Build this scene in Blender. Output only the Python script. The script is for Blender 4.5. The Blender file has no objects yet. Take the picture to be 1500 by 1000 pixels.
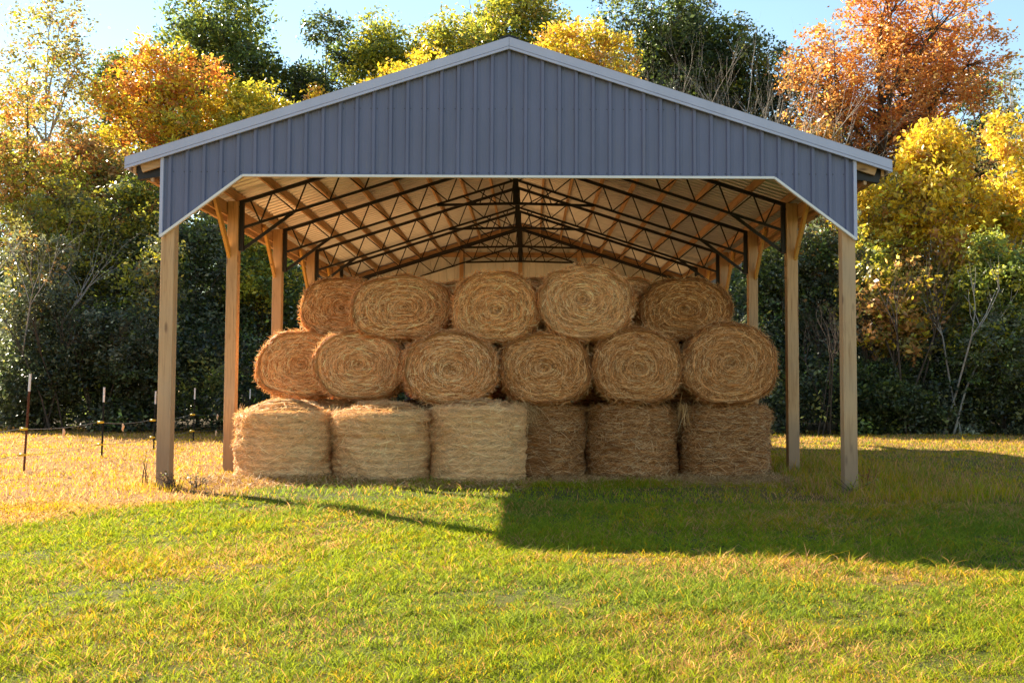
import bpy, bmesh, math, random
import numpy as np
from mathutils import Vector

SC = bpy.context.scene
COL = SC.collection
rng = np.random.default_rng(11)
random.seed(5)
PI = math.pi

# ------------------------------------------------------------------ tagging
def tag(o, label=None, cat=None, group=None, kind=None):
    if label: o['label'] = label
    if cat: o['category'] = cat
    if group: o['group'] = group
    if kind: o['kind'] = kind
    return o

def empty(name, loc=(0, 0, 0), parent=None):
    o = bpy.data.objects.new(name, None)
    COL.objects.link(o)
    o.location = loc
    o.empty_display_size = 0.2
    if parent: o.parent = parent
    return o

# ------------------------------------------------------------------ materials
class NT:
    def __init__(s, name):
        s.m = bpy.data.materials.new(name); s.m.use_nodes = True
        s.t = s.m.node_tree; s.t.nodes.clear()
        s.out = s.n('ShaderNodeOutputMaterial')
    def n(s, typ, **kw):
        n = s.t.nodes.new(typ)
        for k, v in kw.items():
            if k in n.inputs: n.inputs[k].default_value = v
            else: setattr(n, k, v)
        return n
    def l(s, a, b): s.t.links.new(a, b)
    def ramp(s, fac, stops, interp='LINEAR'):
        r = s.n('ShaderNodeValToRGB'); r.color_ramp.interpolation = interp
        e = r.color_ramp.elements
        while len(e) < len(stops): e.new(0.5)
        for i, (p, c) in enumerate(stops):
            e[i].position = p; e[i].color = (*c, 1) if len(c) == 3 else c
        s.l(fac, r.inputs[0]); return r.outputs[0]
    def noise(s, vec, scale, detail=4, rough=.55, dist=0):
        n = s.n('ShaderNodeTexNoise'); n.inputs['Scale'].default_value = scale
        n.inputs['Detail'].default_value = detail; n.inputs['Roughness'].default_value = rough
        n.inputs['Distortion'].default_value = dist
        s.l(vec, n.inputs['Vector']); return n.outputs['Fac']
    def mix(s, fac, a, b, mode='MIX'):
        m = s.n('ShaderNodeMix'); m.data_type = 'RGBA'; m.blend_type = mode
        for v, k in ((fac, 0), (a, 6), (b, 7)):
            if hasattr(v, 'links'): s.l(v, m.inputs[k])
            elif k == 0: m.inputs[0].default_value = v
            else: m.inputs[k].default_value = (*v, 1)
        return m.outputs[2]
    def coord(s, scale=(1, 1, 1)):
        g = s.n('ShaderNodeNewGeometry')
        mp = s.n('ShaderNodeMapping'); mp.inputs['Scale'].default_value = scale
        s.l(g.outputs['Position'], mp.inputs[0]); return mp.outputs[0]
    def bump(s, h, strength, dist=.01):
        b = s.n('ShaderNodeBump'); b.inputs['Strength'].default_value = strength
        b.inputs['Distance'].default_value = dist; s.l(h, b.inputs['Height']); return b.outputs[0]
    def principled(s, col, rough=.6, metal=0., normal=None, spec=.4):
        p = s.n('ShaderNodeBsdfPrincipled')
        if hasattr(col, 'links'): s.l(col, p.inputs['Base Color'])
        else: p.inputs['Base Color'].default_value = (*col, 1)
        if hasattr(rough, 'links'): s.l(rough, p.inputs['Roughness'])
        else: p.inputs['Roughness'].default_value = rough
        p.inputs['Metallic'].default_value = metal
        p.inputs['Specular IOR Level'].default_value = spec
        if normal: s.l(normal, p.inputs['Normal'])
        s.l(p.outputs[0], s.out.inputs[0]); return p

def wood_mat(name, axis, base=(.62, .39, .20), dark=(.36, .19, .08), grey=0.0):
    t = NT(name)
    sc = [14, 14, 14]; sc[axis] = .9
    v = t.coord(tuple(sc))
    n1 = t.noise(v, 2.2, 5, .6, .6)
    c = t.ramp(n1, [(.28, dark), (.5, tuple(.8*b+.2*d for b, d in zip(base, dark))), (.72, base)])
    sk = [5.5, 5.5, 5.5]; sk[axis] = 1.7
    vo = t.n('ShaderNodeTexVoronoi'); vo.inputs['Scale'].default_value = 1.0
    t.l(t.coord(tuple(sk)), vo.inputs['Vector'])
    kn = t.ramp(vo.outputs['Distance'], [(.06, (1, 1, 1)), (.17, (0, 0, 0))])
    c = t.mix(kn, c, (.14, .062, .025))
    sh = [34, 34, 34]; sh[axis] = .55
    ck = t.noise(t.coord(tuple(sh)), 1.0, 3, .5, .2)
    c = t.mix(t.ramp(ck, [(.64, (0, 0, 0)), (.70, (.75,)*3)]), c, (.10, .055, .03))
    n2 = t.noise(t.coord((.9, .9, .9)), 1.3, 3)
    c = t.mix(t.ramp(n2, [(.35, (0, 0, 0)), (.75, (.5+grey*.4,)*3)]), c, (.46, .33, .21))
    if grey:      # weathered, rain-splashed foot of the posts
        sep = t.n('ShaderNodeSeparateXYZ'); t.l(t.coord(), sep.inputs[0])
        ad = t.n('ShaderNodeMath', operation='ADD'); t.l(sep.outputs[2], ad.inputs[0]); 
        mu = t.n('ShaderNodeMath', operation='MULTIPLY'); t.l(n2, mu.inputs[0]); mu.inputs[1].default_value = -.9
        t.l(mu.outputs[0], ad.inputs[1])
        f = t.ramp(ad.outputs[0], [(.0, (.75,)*3), (.75, (0,)*3)])
        c = t.mix(f, c, (.27, .18, .115))
    t.principled(c, .75, 0, t.bump(n1, .35, .004), .25)
    return t.m

def paint_mat(name, col, rough=.45, metal=0., var=.10, dirt=None):
    t = NT(name)
    n = t.noise(t.coord((1, 1, .35)), 3.0, 5)
    lo = tuple(c*(1-var) for c in col); hi = tuple(min(1, c*(1+var)) for c in col)
    c = t.ramp(n, [(.3, lo), (.7, hi)])
    n3 = t.noise(t.coord(), 90, 2)
    r = t.n('ShaderNodeMapRange'); t.l(n, r.inputs[0]); r.inputs[3].default_value = rough-.08; r.inputs[4].default_value = rough+.14
    if dirt:
        d = t.noise(t.coord((6, 6, .5)), 2.0, 5, .65)
        c = t.mix(t.ramp(d, [(.55, (0, 0, 0)), (.8, (.35,)*3)]), c, dirt)
    wv = t.noise(t.coord((1.6, 1.6, .5)), 1.4, 2)
    ad = t.n('ShaderNodeMath', operation='MULTIPLY_ADD'); t.l(wv, ad.inputs[0]); ad.inputs[1].default_value = 8.; t.l(n3, ad.inputs[2])
    t.principled(c, r.outputs[0], metal, t.bump(ad.outputs[0], .10, .003), .4)
    return t.m

def attr_mat(name, trans=.45, rough=.6, spec=.2, tboost=1.25, hueshift=0.):
    t = NT(name)
    a = t.n('ShaderNodeAttribute', attribute_name='Col')
    p = t.n('ShaderNodeBsdfPrincipled'); p.inputs['Roughness'].default_value = rough
    p.inputs['Specular IOR Level'].default_value = spec
    t.l(a.outputs['Color'], p.inputs['Base Color'])
    tr = t.n('ShaderNodeBsdfTranslucent')
    g = t.n('ShaderNodeMix'); g.data_type = 'RGBA'; g.blend_type = 'MULTIPLY'; g.inputs[0].default_value = 1
    t.l(a.outputs['Color'], g.inputs[6]); g.inputs[7].default_value = (tboost, tboost*1.0, tboost*.8, 1)
    t.l(g.outputs[2], tr.inputs[0])
    m = t.n('ShaderNodeMixShader'); m.inputs[0].default_value = trans
    t.l(p.outputs[0], m.inputs[1]); t.l(tr.outputs[0], m.inputs[2]); t.l(m.outputs[0], t.out.inputs[0])
    return t.m

M = {}
M['wood_z'] = wood_mat('post_wood', 2, grey=.6)
M['wood_y'] = wood_mat('lumber_lengthwise', 1)
M['wood_x'] = wood_mat('lumber_crosswise', 0)
M['brace_wood'] = wood_mat('brace_lumber', 2, base=(.72, .42, .10), dark=(.52, .27, .06))
M['slate'] = paint_mat('slate_siding_paint', (.128, .140, .226), .40, 0, .09, dirt=(.20, .19, .20))
M['trim'] = paint_mat('pale_grey_trim_paint', (.44, .46, .60), .4, 0, .07)
M['trim_white'] = paint_mat('white_edge_trim', (.74, .72, .70), .4, 0, .05)
M['liner'] = paint_mat('bare_sheet_back', (.82, .82, .80), .5, 0, .1)
M['sheet'] = paint_mat('galvanised_roof_underside', (.78, .78, .76), .36, .75, .08)
M['roof_top'] = paint_mat('roof_paint', (.22, .23, .28), .4, 0, .05)
M['steel'] = paint_mat('black_truss_steel', (.016, .015, .016), .5, 0, .3)
M['screw'] = paint_mat('screw_head', (.05, .05, .06), .4, .6)
M['hay'] = attr_mat('hay_straw', .18, .65, .25, 1.1)
M['leaf'] = attr_mat('autumn_leaves', .46, .38, .5, 1.55)
M['grass'] = attr_mat('grass_blades', .48, .65, .08, 1.5)
M['rust'] = paint_mat('rusty_post_steel', (.13, .045, .022), .7, .2, .4)
M['darksteel'] = paint_mat('dark_green_post_steel', (.012, .013, .013), .6, .2, .3)
M['white_tip'] = paint_mat('white_post_tip', (.72, .72, .74), .5)
M['yellow'] = paint_mat('yellow_plastic', (.75, .50, .03), .4)
M['wire'] = paint_mat('wire', (.25, .25, .25), .4, .7)
M['flag'] = paint_mat('pale_flag_tape', (.85, .55, .33), .6)

def bark(name, a, b):
    t = NT(name); n = t.noise(t.coord((8, 8, 1.6)), 2.5, 5, .65)
    t.principled(t.ramp(n, [(.3, a), (.7, b)]), .9, 0, t.bump(n, .6, .02), .15); return t.m
M['bark'] = bark('dark_bark', (.035, .026, .02), (.12, .092, .07))
M['bark_pale'] = bark('pale_bark', (.22, .19, .16), (.48, .43, .37))
M['bark_red'] = bark('reddish_twig', (.16, .05, .03), (.28, .11, .06))

# ------------------------------------------------------------------ mesh builders
class MB:
    def __init__(s): s.v = []; s.f = []; s.mi = []
    def quad(s, a, b, c, d, mi=0):
        i = len(s.v); s.v += [a, b, c, d]; s.f.append((i, i+1, i+2, i+3)); s.mi.append(mi)
    def box(s, lo, hi, mi=0):
        x0, y0, z0 = lo; x1, y1, z1 = hi
        i = len(s.v)
        s.v += [(x0,y0,z0),(x1,y0,z0),(x1,y1,z0),(x0,y1,z0),(x0,y0,z1),(x1,y0,z1),(x1,y1,z1),(x0,y1,z1)]
        for f in ((3,2,1,0),(4,5,6,7),(0,1,5,4),(1,2,6,5),(2,3,7,6),(3,0,4,7)):
            s.f.append(tuple(i+k for k in f)); s.mi.append(mi)
    def bar(s, a, b, w, h, up=(0, 0, 1), mi=0):
        """rectangular bar from a to b: width w across, height h along up"""
        a = Vector(a); b = Vector(b); d = (b-a).normalized(); u = Vector(up)
        r = d.cross(u)
        if r.length < 1e-4: r = d.cross(Vector((1, 0, 0)))
        r.normalize(); u = r.cross(d).normalized()
        i = len(s.v)
        for p in (a, b):
            for sx, sz in ((-1,-1),(1,-1),(1,1),(-1,1)):
                s.v.append(tuple(p + r*(sx*w/2) + u*(sz*h/2)))
        for f in ((0,1,2,3),(7,6,5,4),(4,5,1,0),(5,6,2,1),(6,7,3,2),(7,4,0,3)):
            s.f.append(tuple(i+k for k in f)); s.mi.append(mi)
    def tube(s, pts, rad, n=6, mi=0, cap=True):
        pts = [Vector(p) for p in pts]; base = len(s.v); L = len(pts)
        ref = Vector((.31, .87, .38))
        for k, p in enumerate(pts):
            d = (pts[min(k+1, L-1)] - pts[max(k-1, 0)])
            d = d.normalized() if d.length > 1e-9 else Vector((0, 0, 1))
            a = d.cross(ref)
            if a.length < 1e-3: a = d.cross(Vector((1, 0, 0)))
            a.normalize(); b = d.cross(a)
            r = rad[k] if hasattr(rad, '__len__') else rad
            for j in range(n):
                t = 2*PI*j/n
                s.v.append(tuple(p + a*(r*math.cos(t)) + b*(r*math.sin(t))))
        for k in range(L-1):
            for j in range(n):
                s.f.append((base+k*n+j, base+k*n+(j+1) % n, base+(k+1)*n+(j+1) % n, base+(k+1)*n+j)); s.mi.append(mi)
        if cap:
            s.f.append(tuple(base+j for j in range(n))[::-1]); s.mi.append(mi)
            s.f.append(tuple(base+(L-1)*n+j for j in range(n))); s.mi.append(mi)
    def build(s, name, mats, parent=None, smooth=False, bevel=0, loc=None):
        me = bpy.data.meshes.new(name)
        me.from_pydata(s.v, [], s.f)
        for m in (mats if isinstance(mats, (list, tuple)) else [mats]): me.materials.append(m)
        me.polygons.foreach_set('material_index', s.mi)
        bm = bmesh.new(); bm.from_mesh(me)
        if bevel:
            bmesh.ops.bevel(bm, geom=bm.edges[:], offset=bevel, segments=1, affect='EDGES', clamp_overlap=True)
        bmesh.ops.recalc_face_normals(bm, faces=bm.faces[:])
        bm.to_mesh(me); bm.free()
        if smooth: me.polygons.foreach_set('use_smooth', [True]*len(me.polygons))
        me.update()
        o = bpy.data.objects.new(name, me); COL.objects.link(o)
        if parent: o.parent = parent
        if loc: o.location = loc
        return o

def npmesh(name, V, F, cols=None, mat=None, parent=None, smooth=False, loc=None):
    """V (n,3); F (m,k) array or list of such arrays"""
    Fs = F if isinstance(F, list) else [F]
    assert np.isfinite(V).all(), name
    me = bpy.data.meshes.new(name)
    nl = sum(f.size for f in Fs); nf = sum(len(f) for f in Fs)
    me.vertices.add(len(V)); me.vertices.foreach_set('co', np.ascontiguousarray(V, dtype=np.float32).ravel())
    me.loops.add(nl); me.polygons.add(nf)
    me.loops.foreach_set('vertex_index', np.concatenate([f.ravel() for f in Fs]).astype(np.int32))
    st = []; o = 0
    for f in Fs:
        st.append(o + np.arange(len(f))*f.shape[1]); o += f.size
    me.polygons.foreach_set('loop_start', np.concatenate(st).astype(np.int32))
    if smooth: me.polygons.foreach_set('use_smooth', np.ones(nf, dtype=bool))
    me.update(calc_edges=True)
    if cols is not None:
        a = me.attributes.new('Col', 'FLOAT_COLOR', 'POINT')
        c = np.ones((len(V), 4), dtype=np.float32); c[:, :3] = np.clip(cols, 0, 1)
        a.data.foreach_set('color', c.ravel())
    if mat: me.materials.append(mat)
    ob = bpy.data.objects.new(name, me); COL.objects.link(ob)
    if parent: ob.parent = parent
    if loc is not None: ob.location = loc
    return ob

class Wav:
    """cheap smooth noise: sum of random plane waves, about -1..1"""
    def __init__(s, seed, wl, dim=2, n=14):
        r = np.random.default_rng(seed)
        d = r.normal(size=(n, dim)); d /= np.linalg.norm(d, axis=1)[:, None]
        s.k = d*(2*PI/(wl*r.uniform(.6, 1.7, n)))[:, None]; s.p = r.uniform(0, 2*PI, n); s.n = n
    def __call__(s, *x):
        X = np.stack(np.broadcast_arrays(*x), -1)
        return np.sin(X@s.k.T + s.p).sum(-1)/math.sqrt(s.n)*.8

def sstep(a, b, x):
    t = np.clip((x-a)/(b-a), 0, 1); return t*t*(3-2*t)

# ------------------------------------------------------------------ ground and grass
g1 = Wav(1, 7.0); g2 = Wav(2, 1.6); g3 = Wav(3, .5); g4 = Wav(4, 3.0)
def gz(x, y):
    far = sstep(40, 90, np.hypot(x, y))
    return (.035*g1(x, y) + .016*g2(x, y))*(1-far)*(1-.9*np.exp(-((x+4.9)**2+(y+.3)**2)/1.5)) - .01 + .02*sstep(2, 6, x)*sstep(-3, 2, y)

C_GREEN = np.array((.145, .21, .012)); C_LIME = np.array((.31, .31, .014)); C_TAN = np.array((.46, .23, .085))
C_PALE = np.array((.52, .32, .17)); C_GOLD = np.array((.42, .25, .015)); C_DIRT = np.array((.44, .27, .13))
C_DEEP = np.array((.085, .15, .035))
def dryness(x, y):
    edge = -3.9 - .55*(x+5.1)*-1.0 + .55*g4(x, y)      # boundary of the burnt, tan part on the left
    edge = -4.5 + (x+5.11)*1.75 + .7*g4(x, y)
    left = sstep(.1, 1.7, y-edge)*(x < 0)*sstep(.8, -.6, x+3.1)
    fore = .42*sstep(-.1, .8, g4(x+20, y*1.5))*sstep(9, -2, np.abs(y+6)+np.abs(x-2)*.3)
    back = sstep(9, 14, y)*.55
    right = .44*sstep(1., 4., x)*sstep(-4.5, -1., y+.8*g4(x, y))  # dry grass on the right, colour also paled to lighten the barn's shadow
    return np.clip(np.maximum(np.maximum(left*.82, back), right) + fore + .18*g2(x, y) + .10*g3(x, y), 0, 1)
def dirtmask(x, y):
    inb = sstep(.75, 1.5, y+.25*g2(x, y))*sstep(-4.6, -4.2, x)*sstep(4.6, 4.2, x)*sstep(15.5, 14.8, y)
    return np.clip(inb, 0, 1)
def grasscol(x, y, r1, r2):
    d = dryness(x, y)[:, None]; n = g1(x, y)[:, None]*.5+.5; f = g2(x, y)[:, None]*.5+.5
    green = C_GREEN*(1-r1) + C_LIME*r1
    green = green*(1-.45*sstep(.3, 1, n)) + C_DEEP*.45*sstep(.3, 1, n)
    dry = C_TAN*(1-r2) + C_PALE*r2
    dry = np.where(((r1+f*.8) > .95), C_GOLD*(1-r2*.5)+C_LIME*r2*.5, dry)
    pick = (r2*.75 + .22*f) < d*.92+.17
    # pale wisps scattered through the green
    return np.where(pick, dry, green)

def build_ground():
    xs = np.concatenate([np.linspace(-260, -40, 12), np.arange(-38, 38.1, .4), np.linspace(40, 260, 12)])
    ys = np.concatenate([np.linspace(-120, -16, 8), np.arange(-15, 34.1, .4), np.linspace(36, 320, 16)])
    X, Y = np.meshgrid(xs, ys); x = X.ravel(); y = Y.ravel()
    V = np.stack([x, y, gz(x, y)], 1)
    nx = len(xs); ny = len(ys)
    i = (np.arange(ny-1)[:, None]*nx + np.arange(nx-1)[None]).ravel()
    F = np.stack([i, i+1, i+nx+1, i+nx], 1)
    d = dryness(x, y)[:, None]; m = dirtmask(x, y)[:, None]
    c = np.array((.085, .095, .022))*(1-d) + C_TAN*.72*d
    forest = sstep(17.5, 20, y)[:, None]
    c = c*(1-forest) + np.array((.075, .055, .03))*forest
    c = c*(1-m) + C_DIRT*m
    t = NT('lawn_soil')
    a = t.n('ShaderNodeAttribute', attribute_name='Col')
    n = t.noise(t.coord(), 9, 6, .65); n2 = t.noise(t.coord(), 60, 3, .6)
    k = t.ramp(n, [(.3, (.62, .62, .62)), (.7, (1.25, 1.2, 1.1))])
    c2 = t.mix(1., a.outputs['Color'], k, 'MULTIPLY')
    c2 = t.mix(t.ramp(n2, [(.55, (0, 0, 0)), (.75, (.6,)*3)]), c2, (.30, .20, .09))
    t.principled(c2, .95, 0, t.bump(n2, .9, .03), .1)
    o = npmesh('lawn', V, F, c, t.m, smooth=True)
    tag(o, kind='structure')
build_ground()

def cam_area(n, d0, d1, power):
    """random lawn points, denser towards the camera"""
    u = rng.random(n)
    D = (d0**power + u*(d1**power-d0**power))**(1/power)
    x = .335 + (rng.random(n)*1.56-.82)*D*1500/1450
    return x, D-14.2, D

def blades(x, y, D, hmin, hmax, wbase, colfn=None, lean=.55, drop_dirt=True):
    if drop_dirt:
        keep = rng.random(len(x)) > dirtmask(x, y)*1.0
        x, y, D = x[keep], y[keep], D[keep]
    n = len(x)
    r1 = rng.random((n, 1)); r2 = rng.random((n, 1))
    col = grasscol(x, y, r1, r2) if colfn is None else colfn(x, y, r1, r2)
    tuft = .62 + .65*np.clip(g3(x*1.9, y*1.9)+.2, 0, 1.2) + .3*g2(x+9, y)
    h = (hmin + (hmax-hmin)*rng.random(n)**1.5)*tuft
    w = wbase*(.7+.6*rng.random(n))*(D/9)**.75
    az = rng.random(n)*2*PI; la = rng.random(n)*2*PI
    ln = h*lean*(.3+1.1*rng.random(n))
    z = gz(x, y) - .006
    P = np.stack([x, y, z], 1)
    W = np.stack([np.cos(az), np.sin(az), np.zeros(n)], 1)*w[:, None]/2
    Ld = np.stack([np.cos(la), np.sin(la), np.zeros(n)], 1)*ln[:, None]
    U = np.zeros((n, 3)); U[:, 2] = h
    mid = P + U*.6 + Ld*.35; tip = P + U*(.95) + Ld
    V = np.stack([P-W, P+W, mid+W*.8, mid-W*.8, tip], 1).reshape(-1, 3)
    i = np.arange(n)*5
    F = [np.stack([i, i+1, i+2, i+3], 1), np.stack([i+3, i+2, i+4], 1)]
    jit = (.75+.5*rng.random((n, 1)))
    c = np.repeat(col*jit, 5, 0)
    return V, F, c

def merge(parts):
    Vs, Fs, Cs = [], {}, []; o = 0
    for V, F, c in parts:
        for f in (F if isinstance(F, list) else [F]):
            Fs.setdefault(f.shape[1], []).append(f+o)
        Vs.append(V); Cs.append(c); o += len(V)
    return np.concatenate(Vs), [np.concatenate(v) for v in Fs.values()], np.concatenate(Cs)

pr = [blades(*cam_area(340000, 4.4, 12.5, 1.0), .018, .065, .0085, lean=1.1),
      blades(*cam_area(130000, 4.4, 12.5, 1.0), .035, .105, .008, lean=1.5),
      blades(*cam_area(175000, 12, 36, .7), .03, .10, .0085, lean=1.),
      ]
# taller, unmown growth round the right-hand posts and under the right eave
n = 15000
xx = rng.normal(5.4, 1.0, n); yy = rng.uniform(-1.5, 6, n); k = (xx > 4.35)
pr.append(blades(xx[k], yy[k], yy[k]+14.2, .08, .27, .006, lean=.7))
n = 1300
xx = rng.normal(-4.88, .5, n); yy = rng.normal(0, .4, n)
pr.append(blades(xx, yy, yy+14.2, .04, .13, .006, lean=.8))
n = 12000
xx = rng.normal(0, 1, n)*2.5; yy = rng.uniform(.55, 1.3, n); 
pr.append(blades(xx, yy, yy+14.2, .03, .11, .006, lean=.9, drop_dirt=False))
tag(npmesh('lawn_grass', *merge(pr), M['grass']), 'mown autumn grass with tan dry patches round the barn', 'grass', kind='stuff')

def litter(n, x, y, zf, lmin, lmax, w, pal, flat=.25):
    az = rng.random(n)*2*PI; l = rng.uniform(lmin, lmax, n); el = rng.normal(0, flat, n)
    d = np.stack([np.cos(az)*np.cos(el), np.sin(az)*np.cos(el), np.sin(el)], 1)*l[:, None]/2
    s = np.stack([-np.sin(az), np.cos(az), rng.normal(0, .5, n)], 1)*w/2
    P = np.stack([x, y, zf + np.abs(d[:, 2]) + .012*rng.random(n)], 1)
    V = np.stack([P-d-s, P-d+s, P+d+s*.6, P+d-s*.6], 1).reshape(-1, 3)
    i = np.arange(n)*4
    pal = np.array(pal); c = pal[rng.integers(0, len(pal), n)]*(.7+.6*rng.random((n, 1)))
    return V, np.stack([i, i+1, i+2, i+3], 1), np.repeat(c, 4, 0)

# loose hay trodden along the foot of the stack
HAYPAL = [(.60, .36, .14), (.46, .25, .09), (.32, .16, .055), (.70, .46, .22)]
n = 30000
lx = rng.uniform(-4.7, 4.6, n); ly = 1.15 + np.abs(rng.normal(0, .6, n))*np.where(rng.random(n) < .75, -.75, .6) + .8*sstep(.2, .5, lx)
tag(npmesh('loose_hay', *litter(n, lx, ly, gz(lx, ly), .06, .22, .006, HAYPAL), M['hay']),
    'brown loose hay trodden along the foot of the bale stack', 'loose hay', kind='stuff')

# ------------------------------------------------------------------ barn
BARN = empty('open_pole_barn', (0, 0, 0))
tag(BARN, 'open pole barn with slate blue ribbed gable and wooden posts sheltering the hay', 'barn')
PX = 4.885; PW = .19; BAY = 3.05; NB = 5; SL = .322; LEN = BAY*NB
ZR = 6.455                                   # roof sheet height at the ridge
roofz = lambda x: ZR - SL*abs(x)
YF = -.125                                    # outer face of front siding plane

# posts with their knee braces
for k in range(NB+1):
    for s in (-1, 1):
        top = 4.70 if 0 < k < NB else roofz(PX)-.2
        b = MB(); b.box((s*PX-PW/2, k*BAY-.09, -.25), (s*PX+PW/2, k*BAY+.09, top))
        po = b.build('post', M['wood_z'], BARN, bevel=.006)
        if 0 < k:
            b = MB()
            x = s*(PX+.055)
            b.bar((x, k*BAY-.03, 3.72), (x, k*BAY-.92, 4.62), .05, .12, up=(0, 1, 1))
            b.build('knee_brace', M['brace_wood'], po)

# header beams, both faces of the post line
for s in (-1, 1):
    for dx in (.125, .27):
        b = MB(); x = s*(PX+dx)
        zt = roofz(PX+dx)-.16
        b.box((x-.02, -.02, zt-.235), (x+.02, LEN+.02, zt))
        b.build('header_beam', M['wood_y'], BARN)
    b = MB(); x = s*5.40
    b.box((x-.02, -.05, roofz(5.40)-.20), (x+.02, LEN+.05, roofz(5.40)-.02))
    b.build('eave_board', M['wood_y'], BARN)
    b = MB(); x = s*(PX+.02)
    # bird-block strip under the sheets
# trusses
TX = [PX-.66-.605*i for i in range(7)]        # top chord nodes, measured from the middle
zc = lambda x: 6.225 - SL*abs(x)              # top chord axis
zb = lambda x: zc(x) - .46                    # bottom chord axis
def truss(Y):
    t = empty('roof_truss', (0, Y, 0), BARN)
    tc = MB(); bc = MB(); wb = MB()
    for s in (-1, 1):
        hp = MB(); ks = MB()
        tc.bar((s*.03, 0, zc(.03)), (s*5.36, 0, zc(5.36)), .055, .062)
        bc.bar((s*.03, 0, zb(.03)), (s*(PX-.16), 0, zb(PX-.16)), .045, .042)
        xi = PX-.15
        prev_b = None
        bx = [x-(-.2) for x in TX]            # bottom nodes sit .2 outside the top nodes
        wb.bar((s*(xi-.12), 0, zc(xi-.12)), (s*(bx[0]), 0, zb(bx[0])), .023, .023)
        for i, x in enumerate(TX):
            wb.bar((s*bx[i], 0, zb(bx[i])), (s*x, 0, zc(x)), .023, .023)
            nb = bx[i+1] if i+1 < len(bx) else .06
            wb.bar((s*x, 0, zc(x)), (s*nb, 0, zb(nb)), .023, .023)
        # panels below the collar
        for xa, xb in ((1.1, .75), (.75, .35), (.35, .1)):
            wb.bar((s*xa, 0, zb(xa)), (s*xb, 0, 5.24), .022, .022)
            wb.bar((s*xb, 0, 5.24), (s*max(.04, xb-.12), 0, zb(max(.04, xb-.12))), .022, .022)
        hp.bar((s*(PX-.135), 0, 3.83), (s*(PX-.135), 0, zc(PX)+.03), .07, .075, up=(1, 0, 0))
        hp.bar((s*(PX-.10), 0, zc(PX)-.05), (s*(PX+.12), 0, zc(PX)-.05), .10, .03)
        ks.bar((s*(PX-.14), .035, 3.86), (s*(PX-1.05), .035, zb(PX-1.05)+.01), .03, .055)
        hp.build('heel_plate', M['steel'], t); ks.build('knee_strut', M['steel'], t)
    tc.build('top_chord', M['steel'], t); bc.build('bottom_chord', M['steel'], t)
    wb.build('web_lattice', M['steel'], t)
    b = MB()
    for s in (-1, 1): b.bar((s*.05, 0, 5.27), (s*1.62, 0, 5.23), .045, .05)
    b.build('collar_tie', M['steel'], t)
    b = MB(); b.bar((0, 0, 5.24), (0, 0, zc(0)+.02), .11, .05, up=(0, 1, 0))
    b.build('king_post', M['steel'], t)
for k in range(1, NB+1): truss(k*BAY + .005)

# purlins over the top chords
for s in (-1, 1):
    for x in TX[:7] + [PX-.02]:
        b = MB()
        z1 = roofz(x)-.012; b.box((s*x-.02, -.08, z1-.145), (s*x+.02, LEN+.06, z1))
        b.build('purlin', M['wood_y'], BARN)

# ribbed sheet: profile along an axis
def ribs(a0, a1, pitch, depth, center=0., wide=False):
    pts = []
    k0 = math.floor((a0-center)/pitch)-1; k1 = math.ceil((a1-center)/pitch)+1
    for k in range(k0, k1+1):
        c = center + k*pitch
        if wide:
            pts += [(c-.066, 0), (c-.036, depth), (c+.036, depth), (c+.066, 0)]; continue
        pts += [(c-.034, 0), (c-.020, depth), (c+.020, depth), (c+.034, 0)]
        for q in (1/3, 2/3):
            m = c + pitch*q; pts += [(m-.014, 0), (m-.006, depth*.07), (m+.006, depth*.07), (m+.014, 0)]
    pts = [p for p in pts if a0 < p[0] < a1]
    return [(a0, 0)] + pts + [(a1, 0)]

# roof slopes
for s in (-1, 1):
    b = MB(); pr_ = ribs(YF-.02, LEN+.145, .21, .045, 0., True)
    X = [.0, 1.4, 2.8, 4.2, 5.47]
    for (y0, d0), (y1, d1) in zip(pr_[:-1], pr_[1:]):
        for xa, xb in zip(X[:-1], X[1:]):
            b.quad((s*xa, y0, roofz(xa)+d0), (s*xb, y0, roofz(xb)+d0), (s*xb, y1, roofz(xb)+d1), (s*xa, y1, roofz(xa)+d1))
    rs = b.build('roof_sheet', M['sheet'], BARN)
    b = MB()
    for (y0, d0), (y1, d1) in zip(pr_[:-1], pr_[1:]):
        for xa, xb in zip(X[:-1], X[1:]):
            q = .004
            b.quad((s*xa, y0, roofz(xa)+d0+q), (s*xb, y0, roofz(xb)+d0+q), (s*xb, y1, roofz(xb)+d1+q), (s*xa, y1, roofz(xa)+d1+q))
    b.build('painted_face', M['roof_top'], rs)
    # rake trims, front and rear: a deep face, a fold and a lower lip
    for (y, o) in ((YF-.03, -1), (LEN+.155, 1)):
        b = MB()
        def rk(z_off, h, y0, y1):
            i = len(b.v)
            for x in (0.002, 5.49):
                for (yy, zz) in ((y0, z_off), (y1, z_off), (y1, z_off-h), (y0, z_off-h)):
                    b.v.append((s*x, yy, roofz(x)+zz))
            for f in ((0,1,2,3),(7,6,5,4),(0,4,5,1),(1,5,6,2),(2,6,7,3),(3,7,4,0)):
                b.f.append(tuple(i+q for q in f)); b.mi.append(0)
        rk(.032, .125, y, y+o*.035)
        rk(-.093, .010, y, y+o*.022)
        rk(-.103, .035, y, y+o*.036)
        rk(.036, .004, y-o*.12, y+o*.036)
        b.build('rake_trim', M['trim'], rs)
    b = MB(); b.box((s*5.455 if s > 0 else -5.49, YF+.01, roofz(5.47)-.14), (5.49 if s > 0 else -5.455, LEN+.14, roofz(5.47)+.012))
    b.build('eave_trim', M['trim'], rs)
b = MB()
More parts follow.
